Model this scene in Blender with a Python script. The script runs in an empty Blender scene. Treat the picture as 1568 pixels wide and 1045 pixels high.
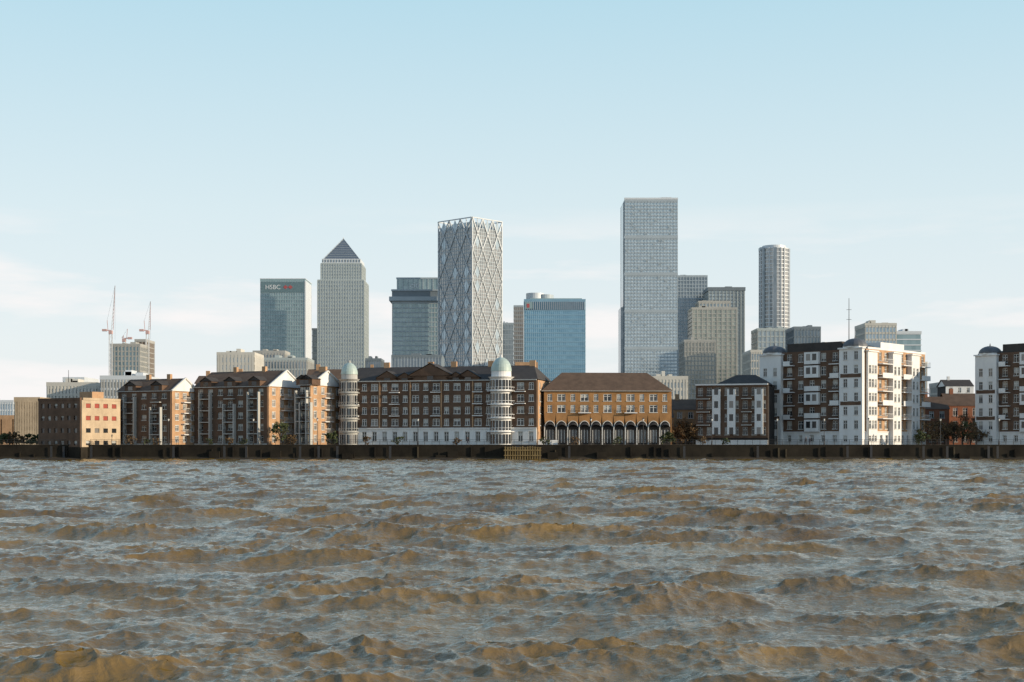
import bpy, math, random
import numpy as np
from mathutils import Vector
random.seed(7); R=random.Random(11)
sc=bpy.context.scene
FPX=2178.0; CX=784.0; HY=680.0; CAMZ=3.5; GZ=3.2
def X(px,D): return (px-CX)*D/FPX
def Z(py,D): return CAMZ+(HY-py)*D/FPX
def hit(C,d,px):
    k=(px-CX)/FPX
    return (k*C[1]-C[0])/(d[0]-k*d[1])
rad=math.radians
# ------------------------------------------------------------------ materials
MATS={}
def nodes(name):
    m=bpy.data.materials.new(name); m.use_nodes=True
    nt=m.node_tree; return m,nt,nt.nodes['Principled BSDF']
def mat(name,col,rough=0.8,metal=0.0,var=0.15,scale=0.5,streak=0.0,spec=0.4):
    if name in MATS: return MATS[name]
    m,nt,p=nodes(name)
    p.inputs['Roughness'].default_value=rough; p.inputs['Metallic'].default_value=metal
    p.inputs['Specular IOR Level'].default_value=spec
    tc=nt.nodes.new('ShaderNodeTexCoord')
    n=nt.nodes.new('ShaderNodeTexNoise'); n.inputs['Scale'].default_value=scale; n.inputs['Detail'].default_value=6
    n.inputs['Roughness'].default_value=0.65
    mp=nt.nodes.new('ShaderNodeMapping'); mp.inputs['Scale'].default_value=(1,1,1-0.8*streak)
    nt.links.new(tc.outputs['Object'],mp.inputs[0]); nt.links.new(mp.outputs[0],n.inputs['Vector'])
    r=nt.nodes.new('ShaderNodeValToRGB'); e=r.color_ramp.elements
    e[0].position=0.3; e[1].position=0.7
    e[0].color=tuple(c*(1-var) for c in col)+(1,); e[1].color=tuple(min(1,c*(1+var)) for c in col)+(1,)
    nt.links.new(n.outputs['Fac'],r.inputs[0]); nt.links.new(r.outputs[0],p.inputs['Base Color'])
    MATS[name]=m; return m
def island(name,c1,c2,rough=0.1,metal=0.0,spec=0.5,pos=0.6):
    if name in MATS: return MATS[name]
    m,nt,p=nodes(name)
    p.inputs['Roughness'].default_value=rough; p.inputs['Metallic'].default_value=metal
    p.inputs['Specular IOR Level'].default_value=spec
    g=nt.nodes.new('ShaderNodeNewGeometry'); r=nt.nodes.new('ShaderNodeValToRGB')
    e=r.color_ramp.elements; e[0].position=pos; e[0].color=c1+(1,); e[1].color=c2+(1,)
    nt.links.new(g.outputs['Random Per Island'],r.inputs[0]); nt.links.new(r.outputs[0],p.inputs['Base Color'])
    MATS[name]=m; return m
def curtain(name,c1,c2,cell=(3,3,4),rough=0.15,metal=0.35):
    """glass curtain wall: tint differs pane by pane"""
    if name in MATS: return MATS[name]
    m,nt,p=nodes(name)
    p.inputs['Roughness'].default_value=rough; p.inputs['Metallic'].default_value=metal
    tc=nt.nodes.new('ShaderNodeTexCoord')
    d=nt.nodes.new('ShaderNodeVectorMath'); d.operation='DIVIDE'; d.inputs[1].default_value=cell
    ad=nt.nodes.new('ShaderNodeVectorMath'); ad.operation='ADD'; ad.inputs[1].default_value=(.37,.37,.37)
    f=nt.nodes.new('ShaderNodeVectorMath'); f.operation='FLOOR'
    w=nt.nodes.new('ShaderNodeTexWhiteNoise'); w.noise_dimensions='3D'
    n=nt.nodes.new('ShaderNodeTexNoise'); n.inputs['Scale'].default_value=0.03; n.inputs['Detail'].default_value=3
    mx=nt.nodes.new('ShaderNodeMath'); mx.operation='MULTIPLY_ADD'; mx.inputs[1].default_value=0.55
    mu=nt.nodes.new('ShaderNodeMath'); mu.operation='MULTIPLY'; mu.inputs[1].default_value=0.5
    r=nt.nodes.new('ShaderNodeValToRGB'); e=r.color_ramp.elements
    e[0].position=0.1; e[0].color=c1+(1,); e[1].position=0.85; e[1].color=c2+(1,)
    L=nt.links.new
    L(tc.outputs['Object'],d.inputs[0]); L(d.outputs[0],ad.inputs[0]); L(ad.outputs[0],f.inputs[0]); L(f.outputs[0],w.inputs['Vector'])
    L(tc.outputs['Object'],n.inputs['Vector']); L(n.outputs['Fac'],mu.inputs[0])
    L(w.outputs['Value'],mx.inputs[0]); L(mu.outputs[0],mx.inputs[2]); L(mx.outputs[0],r.inputs[0]); L(r.outputs[0],p.inputs['Base Color'])
    MATS[name]=m; return m
BRICK=mat('dark_shaded_brick',(0.115,0.068,0.043),0.9,var=0.3,scale=0.6,streak=0.3)  # dark brick; also fronts turned from the sun, their shade put into the colour
BRICK2=mat('warm_sunlit_brick',(0.43,0.26,0.145),0.9,var=0.26,scale=0.5,streak=0.3)  # warm brick; on right-hand ends the sunlight is painted into the tone
ORANGE=mat('ochre_brick',(0.31,0.16,0.062),0.9,var=0.25,scale=0.4)
TAN=mat('tan_sunlit_brick',(0.46,0.35,0.235),0.9,var=0.2,scale=0.5,streak=0.3)  # tan brick; on the warehouse side sunlight is painted into the tone
WHITE=mat('white_render',(0.70,0.685,0.66),0.75,var=0.10,scale=0.4,streak=0.7)
PALE=mat('pale_stone_shaded_white',(0.42,0.41,0.38),0.8,var=0.14,scale=0.3,streak=0.4)  # stone trim; also white parts dimmed for shade in their colour
ROOF=mat('brown_roof_tile',(0.115,0.072,0.047),0.9,var=0.25,scale=0.7)
SLATE=mat('slate_roof',(0.050,0.042,0.037),0.85,var=0.25,scale=0.7)
COPPER=mat('pale_copper_dome',(0.38,0.46,0.42),0.5,var=0.15,scale=0.8)
LEAD=mat('lead_dome',(0.10,0.105,0.115),0.6,var=0.2,scale=0.8)
FRAME=mat('white_window_frame',(0.60,0.585,0.55),0.6,var=0.08)
GLASS=island('window_glass',(0.025,0.027,0.03),(0.24,0.22,0.20),0.12)
IRON=mat('black_iron',(0.03,0.03,0.032),0.6,var=0.1)
DARK=mat('dark_recess',(0.03,0.026,0.024),0.9,var=0.2)
QUAY=mat('wet_quay_stone',(0.020,0.016,0.011),0.9,var=0.6,scale=0.25,streak=0.3,spec=.2)
ALGAE=mat('algae_stone',(0.026,0.021,0.011),0.85,var=0.5,scale=0.5)
TIMBER=mat('weathered_timber',(0.20,0.14,0.06),0.9,var=0.3,scale=1.0)
# ------------------------------------------------------------------ builder
class B:
    def __init__(s,name,x=0,y=0,rot=0):
        s.o=bpy.data.objects.new(name,None); sc.collection.objects.link(s.o)
        s.o.location=(x,y,0); s.o.rotation_euler=(0,0,rot); s.o.empty_display_size=1; s.p={}
    def add(s,part,m,vs,fs):
        k=(part,m.name)
        if k not in s.p: s.p[k]=([],[],m)
        V,F,_=s.p[k]; n=len(V); V.extend(vs); F.extend(tuple(i+n for i in f) for f in fs)
    def tr(s,T,u,d,z):
        ox,oy,a=T; c,q=math.cos(a),math.sin(a)
        return (ox+u*c+d*q, oy+u*q-d*c, z)
    def box(s,part,m,u0,u1,d0,d1,z0,z1,T=(0,0,0)):
        P=[s.tr(T,u,d,z) for z in (z0,z1) for (u,d) in ((u0,d1),(u1,d1),(u1,d0),(u0,d0))]
        s.add(part,m,P,[(0,3,2,1),(4,5,6,7),(0,1,5,4),(1,2,6,5),(2,3,7,6),(3,0,4,7)])
    def pane(s,part,m,u0,u1,d,z0,z1,T):
        s.add(part,m,[s.tr(T,u0,d,z0),s.tr(T,u1,d,z0),s.tr(T,u1,d,z1),s.tr(T,u0,d,z1)],[(0,1,2,3)])
    def beam(s,part,m,p0,p1,w):
        a=Vector(p0);b=Vector(p1);d=(b-a).normalized()
        up=Vector((0,0,1)) if abs(d.z)<0.95 else Vector((1,0,0))
        e=d.cross(up).normalized()*w/2; f=d.cross(e).normalized()*w/2
        P=[tuple(q+i+j) for q in (a,b) for (i,j) in ((e,f),(-e,f),(-e,-f),(e,-f))]
        s.add(part,m,P,[(0,1,2,3),(7,6,5,4),(0,4,5,1),(1,5,6,2),(2,6,7,3),(3,7,4,0)])
    def cyl(s,part,m,cx,cy,r0,r1,z0,z1,n=20,cap=True):
        V=[];F=[]
        for r,z in ((r0,z0),(r1,z1)):
            for i in range(n):
                t=2*math.pi*i/n; V.append((cx+r*math.cos(t),cy+r*math.sin(t),z))
        for i in range(n): j=(i+1)%n; F.append((i,j,n+j,n+i))
        if cap: F.append(tuple(range(n,2*n)))
        s.add(part,m,V,F)
    def dome(s,part,m,cx,cy,r,z0,h,n=20,k=6,p=1.0):
        for i in range(k):
            a0=math.pi/2*i/k; a1=math.pi/2*(i+1)/k
            s.cyl(part,m,cx,cy,r*math.cos(a0)**p,max(0.01,r*math.cos(a1)**p),z0+h*math.sin(a0),z0+h*math.sin(a1),n,False)
    def gable(s,part,m,u0,u1,d0,d1,z0,z1,T=(0,0,0),ov=0.4,hip=0.0,wallm=None):
        """ridge along u; d0<d1 (d outward)"""
        dm=(d0+d1)/2; a,b=u0-ov,u1+ov; e,f=d0-ov,d1+ov
        P=[s.tr(T,a,f,z0),s.tr(T,b,f,z0),s.tr(T,b,e,z0),s.tr(T,a,e,z0),s.tr(T,a+hip,dm,z1),s.tr(T,b-hip,dm,z1)]
        s.add(part,m,P,[(0,1,5,4),(2,3,4,5)]+([(1,2,5),(3,0,4)] if hip>0 else [])+[(0,3,2,1)])
        if hip==0:
            wm=wallm or m
            for u in (u0+0.02,u1-0.02):
                zt=z0+(z1-z0)*0.93
                s.add('gable_wall',wm,[s.tr(T,u,d1,z0),s.tr(T,u,d0,z0),s.tr(T,u,dm,zt)],[(0,1,2)])
    def done(s):
        for (part,_),(V,F,m) in s.p.items():
            me=bpy.data.meshes.new(part); me.from_pydata(V,[],F); me.materials.append(m)
            o=bpy.data.objects.new(part,me); sc.collection.objects.link(o); o.parent=s.o
        return s.o
def spread(u0,u1,n,w):
    p=(u1-u0)/n; return [(u0+p*(i+.5)-w/2,u0+p*(i+.5)+w/2) for i in range(n)]
def grid(b,T,u0,u1,z0,z1,cols,rows,wall,frame=FRAME,glass=GLASS,th=0.25,fr=0.13,part='walls',mull=True,d=0.0,surround=0):
    cols=sorted(cols); e=u0
    for (a,c) in cols+[(u1,u1)]:
        if a-e>0.01: b.box(part,wall,e,a,d,d+th,z0,z1,T)
        e=c
    for (a,c) in cols:
        e=z0
        for (q,r) in rows+[(z1,z1)]:
            if q-e>0.01: b.box(part,wall,a,c,d,d+th-0.004,e,q,T)
            e=r
        for (q,r) in rows:
            b.pane('window_glass',glass,a,c,d+.05,q,r,T)
            if R.random()<.35: # blinds and curtains, drawn to different heights
                bl=(r-q)*(.25+.5*R.random()); b.pane('blinds',PALE,a+.02,c-.02,d+.053,r-bl,r-.01,T)
            x0,x1=d+.055,d+.14
            if frame:
                b.box('window_frames',frame,a,a+fr,x0,x1,q,r,T); b.box('window_frames',frame,c-fr,c,x0,x1,q,r,T)
                b.box('window_frames',frame,a+fr,c-fr,x0,x1,r-fr,r,T)
                b.box('window_frames',frame,a-.08,c+.08,d+th,d+th+.1,q-.14,q,T)
                if mull:
                    m_=(a+c)/2; b.box('window_frames',frame,m_-fr/2,m_+fr/2,x0,x1,q,r-fr,T)
                    zz=q+(r-q)*.62; b.box('window_frames',frame,a+fr,m_-fr/2,x0,x1-.01,zz,zz+.09,T)
                    b.box('window_frames',frame,m_+fr/2,c-fr,x0,x1-.01,zz,zz+.09,T)
            if surround:
                b.box('window_surround',frame,a-surround,a-.001,d+th,d+th+.06,q,r+surround,T)
                b.box('window_surround',frame,c+.001,c+surround,d+th,d+th+.06,q,r+surround,T)
                b.box('window_surround',frame,a,c,d+th,d+th+.05,r+.001,r+surround,T)
def balcony(b,T,u0,u1,z,d0=0.25,depth=1.1,slab=WHITE,rail=FRAME,solid=False):
    b.box('balcony_slabs',slab,u0,u1,d0,d0+depth,z-.18,z,T)
    if solid: b.box('balcony_fronts',slab,u0,u1,d0+depth-.12,d0+depth+.003,z+.003,z+.95,T)
    else:
        b.box('balcony_rails',rail,u0,u1,d0+depth-.08,d0+depth-.02,z+.95,z+1.03,T)
        n=max(3,int((u1-u0)/.4))
        for i in range(n+1):
            u=u0+.03+(u1-u0-.06)*i/n
            b.box('balcony_rails',rail,u-.02,u+.02,d0+depth-.07,d0+depth-.03,z,z+.95,T)
# ------------------------------------------------------------------ world / sun
SUN_EL=14.0; SUN_AZ=18
SUN_TO=Vector((math.cos(rad(SUN_AZ)),-math.sin(rad(SUN_AZ)),0))
w=bpy.data.worlds.new('World'); sc.world=w; w.use_nodes=True; nt=w.node_tree; L=nt.links.new
bg=nt.nodes['Background']; bg.inputs['Strength'].default_value=0.1
sky=nt.nodes.new('ShaderNodeTexSky'); sky.sky_type='NISHITA'; sky.sun_disc=False
sky.sun_elevation=rad(SUN_EL); sky.sun_rotation=rad(90+SUN_AZ); sky.air_density=1.0; sky.dust_density=0.6; sky.ozone_density=2.0
tc=nt.nodes.new('ShaderNodeTexCoord'); sep=nt.nodes.new('ShaderNodeSeparateXYZ'); L(tc.outputs['Generated'],sep.inputs[0])
rp=nt.nodes.new('ShaderNodeValToRGB'); L(sep.outputs['Z'],rp.inputs[0])
cr=rp.color_ramp; el=cr.elements
stops=[(0.0,(0.86,0.87,0.88)),(0.07,(0.82,0.875,0.895)),(0.16,(0.72,0.845,0.885)),(0.30,(0.50,0.74,0.85)),(0.50,(0.31,0.50,0.70)),(1.0,(0.10,0.20,0.40))]
el[0].position=0; el[0].color=stops[0][1]+(1,); el[1].position=1; el[1].color=stops[-1][1]+(1,)
for p,c in stops[1:-1]:
    q=el.new(p); q.color=c+(1,)
sc10=nt.nodes.new('ShaderNodeVectorMath'); sc10.operation='SCALE'; sc10.inputs['Scale'].default_value=10.8; L(rp.outputs[0],sc10.inputs[0])
mix=nt.nodes.new('ShaderNodeMix'); mix.data_type='RGBA'; mix.inputs['Factor'].default_value=0.86
L(sky.outputs[0],mix.inputs[6]); L(sc10.outputs[0],mix.inputs[7])
# low clouds
mp=nt.nodes.new('ShaderNodeMapping'); mp.inputs['Scale'].default_value=(2.4,2.4,15.0); mp.inputs['Location'].default_value=(0.55,0.2,0.3)
L(tc.outputs['Generated'],mp.inputs[0])
cn=nt.nodes.new('ShaderNodeTexNoise'); cn.inputs['Scale'].default_value=1.5; cn.inputs['Detail'].default_value=8; cn.inputs['Roughness'].default_value=0.55
L(mp.outputs[0],cn.inputs['Vector'])
cm=nt.nodes.new('ShaderNodeMapRange'); cm.inputs[1].default_value=0.46; cm.inputs[2].default_value=0.58; L(cn.outputs['Fac'],cm.inputs[0])
em=nt.nodes.new('ShaderNodeMapRange'); em.inputs[1].default_value=0.165; em.inputs[2].default_value=0.115; L(sep.outputs['Z'],em.inputs[0])
mu=nt.nodes.new('ShaderNodeMath'); mu.operation='MULTIPLY'; L(cm.outputs[0],mu.inputs[0]); L(em.outputs[0],mu.inputs[1])
m2=nt.nodes.new('ShaderNodeMath'); m2.operation='MULTIPLY'; m2.inputs[1].default_value=0.9; L(mu.outputs[0],m2.inputs[0])
mix2=nt.nodes.new('ShaderNodeMix'); mix2.data_type='RGBA'; L(m2.outputs[0],mix2.inputs['Factor']); L(mix.outputs[2],mix2.inputs[6])
mix2.inputs[7].default_value=(9.7,9.4,9.3,1)
L(mix2.outputs[2],bg.inputs['Color'])
sl=bpy.data.lights.new('sun','SUN'); sl.energy=5.0; sl.angle=rad(0.5); sl.color=(1.0,0.85,0.64)
so=bpy.data.objects.new('sun',sl); sc.collection.objects.link(so)
sd=Vector((SUN_TO.x*math.cos(rad(SUN_EL)),SUN_TO.y*math.cos(rad(SUN_EL)),math.sin(rad(SUN_EL))))
so.rotation_euler=sd.to_track_quat('Z','Y').to_euler(); so.location=(100,0,100)
# ------------------------------------------------------------------ camera
cam=bpy.data.cameras.new('camera'); co=bpy.data.objects.new('camera',cam); sc.collection.objects.link(co); sc.camera=co
cam.lens=36*FPX/1568; cam.sensor_width=36; cam.clip_end=20000; cam.clip_start=0.5
co.location=(0,0,CAMZ); co.rotation_euler=(rad(90),0,0); cam.shift_y=(HY-522.7)/1568
sc.view_settings.view_transform='Standard'; sc.view_settings.look='None'; sc.view_settings.exposure=0
# ------------------------------------------------------------------ water
def tile(N,Lm,lam,wd,seed,std,minl,ex=4.0,sp=4):
    rng=np.random.default_rng(seed)
    k=np.fft.fftfreq(N,d=Lm/N)*2*np.pi; kx,ky=np.meshgrid(k,k); kk=np.hypot(kx,ky); kk[0,0]=1
    l=lam/8.9; c=(kx*math.cos(wd)+ky*math.sin(wd))/kk
    S=np.exp(-1/(kk*l)**2)/kk**ex*(0.03+np.abs(c)**sp)*np.exp(-(kk*minl/6.28)**2); S[0,0]=0
    H=np.sqrt(S)*(rng.normal(size=S.shape)+1j*rng.normal(size=S.shape))
    h=np.fft.ifft2(H); dx=np.fft.ifft2(-1j*kx/kk*H); dy=np.fft.ifft2(-1j*ky/kk*H)
    f=std/h.real.std(); return h.real*f,dx.real*f,dy.real*f
def samp(Ts,Lm,x,y,rot):
    c,s=math.cos(rot),math.sin(rot); N=Ts[0].shape[0]
    u=((x*c+y*s)/Lm*N)%N; v=((-x*s+y*c)/Lm*N)%N
    i=np.floor(u).astype(int)%N; j=np.floor(v).astype(int)%N; fu=u-np.floor(u); fv=v-np.floor(v); i1=(i+1)%N; j1=(j+1)%N
    out=[t[j,i]*(1-fu)*(1-fv)+t[j,i1]*fu*(1-fv)+t[j1,i]*(1-fu)*fv+t[j1,i1]*fu*fv for t in Ts]
    h,dx,dy=out; return h,dx*c-dy*s,dx*s+dy*c
def water():
    ys=[12.0]
    while ys[-1]<305.5: ys.append(ys[-1]*1.0029)
    ys=np.array([-400.,-100.,-20.,0.,6.,10.]+ys+[309.0])
    u=np.linspace(-1,1,901); ext=np.array([1.3,2,4,10,40,120]); 
    yy=np.clip(ys,12,None)
    U=np.concatenate([-ext[::-1],u,ext]); X_=(0.44*yy+8)[:,None]*U[None,:]; Y_=np.repeat(ys[:,None],len(U),1)
    A=tile(1024,83.,3.2,rad(104),3,0.034,.2,4.0,4); Bt=tile(1024,47.,1.2,rad(66),5,0.014,.10,3.2,2); C=tile(512,190.,9.5,rad(84),9,0.155,.9,4.6,6)
    h=np.zeros_like(X_); dx=np.zeros_like(X_); dy=np.zeros_like(X_)
    ca=samp(C,190.,X_,Y_,0.1)
    # gust patches; small chop rides higher on the swell crests
    gust=.7+.5*(0.5+0.5*np.sin(X_*.11+np.sin(Y_*.07)*2)*np.sin(Y_*.09+X_*.03))+np.clip(ca[0]*1.6,-.25,.5)
    for T,Lm,r,g in ((A,83.,0.1,gust),(Bt,47.,-0.33,gust)):
        a,b,c=samp(T,Lm,X_,Y_,r); h+=a*g; dx+=b*g; dy+=c*g
    h+=ca[0]; dx+=ca[1]*1.25; dy+=ca[2]*1.25
    fade=np.ones_like(h); fade[:6,:]=0; fade[:,:6]=0; fade[:,-6:]=0; fade[-1,:]=0
    h*=fade
    co_=np.stack([X_-1.0*dx*fade,Y_-1.0*dy*fade,h],-1).reshape(-1,3)
    nr,nc=X_.shape; idx=np.arange(nr*nc).reshape(nr,nc)
    q=np.stack([idx[:-1,:-1],idx[:-1,1:],idx[1:,1:],idx[1:,:-1]],-1).reshape(-1,4)
    me=bpy.data.meshes.new('water'); me.vertices.add(len(co_)); me.vertices.foreach_set('co',co_.astype(np.float32).ravel())
    me.loops.add(q.size); me.loops.foreach_set('vertex_index',q.astype(np.int32).ravel())
    me.polygons.add(len(q)); me.polygons.foreach_set('loop_start',(np.arange(len(q))*4).astype(np.int32))
    me.polygons.foreach_set('use_smooth',np.ones(len(q),bool)); me.update(calc_edges=True)
    o=bpy.data.objects.new('water',me); sc.collection.objects.link(o)
    m,nt,p=nodes('river_water'); L=nt.links.new
    p.inputs['Roughness'].default_value=0.07; p.inputs['IOR'].default_value=1.62; p.inputs['Specular IOR Level'].default_value=0.75
    p.inputs['Specular Tint'].default_value=(1,1,1,1)
    tc=nt.nodes.new('ShaderNodeTexCoord')
    n0=nt.nodes.new('ShaderNodeTexNoise'); n0.inputs['Scale'].default_value=0.12; n0.inputs['Detail'].default_value=4
    r=nt.nodes.new('ShaderNodeValToRGB'); e=r.color_ramp.elements; e[0].position=.3; e[1].position=.7
    e[0].color=(0.135,0.080,0.017,1); e[1].color=(0.215,0.130,0.025,1)
    L(tc.outputs['Object'],n0.inputs['Vector']); L(n0.outputs['Fac'],r.inputs[0]); L(r.outputs[0],p.inputs['Base Color'])
    mp=nt.nodes.new('ShaderNodeMapping'); mp.inputs['Scale'].default_value=(0.75,1.3,1); mp.inputs['Rotation'].default_value=(0,0,rad(14)); L(tc.outputs['Object'],mp.inputs[0])
    n1=nt.nodes.new('ShaderNodeTexNoise'); n1.inputs['Scale'].default_value=3.6; n1.inputs['Detail'].default_value=6; n1.inputs['Roughness'].default_value=.58
    n1.inputs['Distortion'].default_value=0.8
    L(mp.outputs[0],n1.inputs['Vector'])
    bp=nt.nodes.new('ShaderNodeBump'); bp.inputs['Strength'].default_value=0.9; bp.inputs['Distance'].default_value=0.07
    L(n1.outputs['Fac'],bp.inputs['Height']); L(bp.outputs[0],p.inputs['Normal'])
    me.materials.append(m)
water()
# ------------------------------------------------------------------ ground + quay
def sheet(name,x0,x1,y0,y1,z,m):
    me=bpy.data.meshes.new(name); me.from_pydata([(x0,y0,z),(x1,y0,z),(x1,y1,z),(x0,y1,z)],[],[(0,1,2,3)]); me.materials.append(m)
    o=bpy.data.objects.new(name,me); sc.collection.objects.link(o); return o
sheet('ground',-9000,9000,306.6,12000,GZ-.1,mat('ground_soil',(0.12,0.11,0.09),0.95,var=0.3,scale=0.05))
sheet('promenade_pavement',-700,700,306.55,311.5,GZ-.05,mat('promenade_paving',(0.25,0.23,0.2),0.9,var=0.2,scale=1))
b=B('river_wall')
b.box('wall_face',QUAY,-6000,6000,-1.6,0,-2,GZ-.02,(0,305,0))
b.box('coping',mat('coping_stone',(0.05,0.04,0.03),.9,var=.5),-900,900,-.5,.12,GZ-.018,GZ+.12,(0,305,0))
b.box('algae_band',ALGAE,-900,900,0.002,.10,-1,.75,(0,305,0))
x=-255
while x<255:
    x+=R.choice((1.6,3.0,3.4,4.5,7.0,9.2))
    b.box('fender_piles',QUAY if R.random()<.8 else mat('dark_timber',(0.06,0.045,0.025),.9,var=.4),x,x+.28,.102,.36,-1,GZ-.3-1.6*R.random()**2,(0,305,0))
for i in range(26):
    x=-120+R.random()*240; b.box('ladders',IRON,x,x+.5,.37,.44,-1,GZ-.2,(0,305,0))
for i in range(10):
    x=-115+R.random()*230; b.box('outfall_blocks',QUAY,x,x+2.2,.11,.9,-1,1.0+R.random(),(0,305,0))
b.done()
b=B('timber_jetty',X(773,303),303.0)
wj=X(826,303)-X(773,303)
for i in range(15):
    u=i*wj/14; b.box('piles',TIMBER,u,u+.26,-.3,0,-2,2.7+.3*R.random())
b.box('walers',TIMBER,-.2,wj+.4,.003,.16,2.0,2.25); b.box('walers',TIMBER,-.2,wj+.4,.003,.16,.9,1.1)
b.box('deck',TIMBER,-.2,wj+.4,-1.9,-.31,2.55,2.75); b.done()
# mud foreshore at the foot of the wall
def foreshore():
    V=[];F=[];n=140
    for i in range(n+1):
        x=-150+i*300/n; wd=2.2+1.6*math.sin(i*.31)+1.2*R.random(); h_=.42+.25*R.random()
        V+=[(x,304.95,h_),(x,304.9-wd*.5,h_*.6),(x,304.9-wd,-.3)]
    for i in range(n):
        a=3*i; F+=[(a,a+1,a+4,a+3),(a+1,a+2,a+5,a+4)]
    me=bpy.data.meshes.new('mud_foreshore'); me.from_pydata(V,[],F); me.materials.append(mat('river_mud',(0.04,0.028,0.016),.8,var=.4,scale=.8))
    o=bpy.data.objects.new('mud_foreshore',me); sc.collection.objects.link(o)
foreshore()
# railing
b=B('promenade_railing')
for i in range(190):
    x=-150+i*1.6; b.box('posts',IRON,x,x+.07,0,.07,GZ+.1,GZ+1.2,(0,305.4,0))
for z in (GZ+.45,GZ+.8,GZ+1.17): b.box('rails',IRON,-150,152,.01,.06,z,z+.05,(0,305.4,0))
b.done()
def lamp(px,D,h=5.2):
    b=B('street_lamp',X(px,D),D)
    b.cyl('base',IRON,0,0,.16,.12,GZ-.05,GZ+.8,8); b.cyl('post',IRON,0,0,.07,.05,GZ+.8,GZ+h,8)
    b.cyl('lantern',FRAME,0,0,.12,.22,GZ+h,GZ+h+.45,8); b.cyl('cap',IRON,0,0,.26,.04,GZ+h+.45,GZ+h+.7,8); b.done()
for px in (258,388,486,640,905,985,1090,1190,1262,1330,1440,1530): lamp(px,306.5)
# ------------------------------------------------------------------ gabled brick blocks (left)
def side_frame(pl,pc,pr,Dc,a):
    C=(X(pc,Dc),Dc); u=(math.cos(a),math.sin(a)); v=(-math.sin(a),math.cos(a))
    Lf=-hit(C,u,pl); W=hit(C,v,pr); return C,(C[0]-Lf*u[0],C[1]-Lf*u[1]),Lf,W
def gable_block(pl,pc,pr,Dc,a,pe,pk,seed):
    a=rad(a); C,O,Lf,W=side_frame(pl,pc,pr,Dc,a); rr=random.Random(seed)
    b=B('gabled_brick_apartment_building',O[0],O[1],a)
    ze=Z(pe,Dc); zk=Z(pk,Dc+W/2)
    b.box('core',DARK,0,Lf,-W,0,GZ-3,ze-.05)
    n=5; fh=(ze-GZ)/n
    rows=[(GZ+fh*i+.75,GZ+fh*i+fh-.45) for i in range(n)]
    nc=max(3,int(Lf/2.5)); cols=spread(0.3,Lf-.3,nc,1.3)
    grid(b,(0,0,0),0,Lf,GZ-.2,ze,cols,rows,BRICK,fr=.10,frame=PALE)  # front brick darker than the end: shade put into its colour
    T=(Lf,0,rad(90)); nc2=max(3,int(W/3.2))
    grid(b,T,0,W,GZ-.2,ze,spread(0.3,W-.3,nc2,1.15),rows,BRICK2,surround=.10)  # same brick as the front, lightened for sun in the colour
    # river-front bays with dormers; bay white greyed, shade put into the colour
    nb=max(2,int(Lf/6))
    for k in range(nb):
        uc=Lf*(k+.5)/nb
        b.box('bay_walls',PALE,uc-1.5,uc-1.25,.25,1.2,GZ,ze-1.2-fh*(k%2)); b.box('bay_walls',PALE,uc+1.25,uc+1.5,.25,1.2,GZ,ze-1.2-fh*(k%2))
        for i in range(1,n): balcony(b,(0,0,0),uc-1.25,uc+1.25,GZ+fh*i,depth=.9,rail=IRON,slab=PALE)
        b.box('dormer_walls',BRICK,uc-1.5,uc+1.5,-3,.5,ze+.02,ze+1.3)
        b.pane('window_glass',GLASS,uc-.6,uc+.6,.52,ze+.2,ze+1.1,(0,0,0))
        b.gable('dormer_roofs',SLATE,-.5,3,-1.5,1.5,ze+1.3,ze+2.3,(uc,-.0,rad(90)),ov=.2)
    # lit end: balconies + white gable
    for i in range(1,n): balcony(b,T,W*.36,W*.64,GZ+fh*i,depth=.9)
    b.gable('roof',ROOF,0,Lf,-W,0,ze,zk,ov=.45,wallm=WHITE)
    b.add('pediment',WHITE,[(Lf+.47,-.1,ze+.02),(Lf+.47,W+.1,ze+.02),(Lf+.47,W/2,zk-.1)],[(0,1,2)])
    for s in (1,-1):
        b.beam('barge_boards',FRAME,(Lf+.55,W/2,zk+.03),(Lf+.55,W/2-s*(W/2+.45),ze+.03),.34)
    b.box('eaves_fascia',PALE,-.4,Lf+.4,.46,.58,ze-.08,ze+.06)
    b.box('plinth',PALE,-.03,Lf+.03,.253,.33,GZ-.2,GZ+.35)
    for k in range(2):
        uc=Lf*(.3+.4*k); b.box('chimneys',BRICK2,uc,uc+.9,-W/2-.4,-W/2+.4,zk-.6,zk+1.0)
    b.done()
gable_block(182,262,300,311,-24,599,580,1)
gable_block(299,410,461,310,-24,592,568,2)
gable_block(461,474,522,313,-24,590,569,3)
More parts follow.
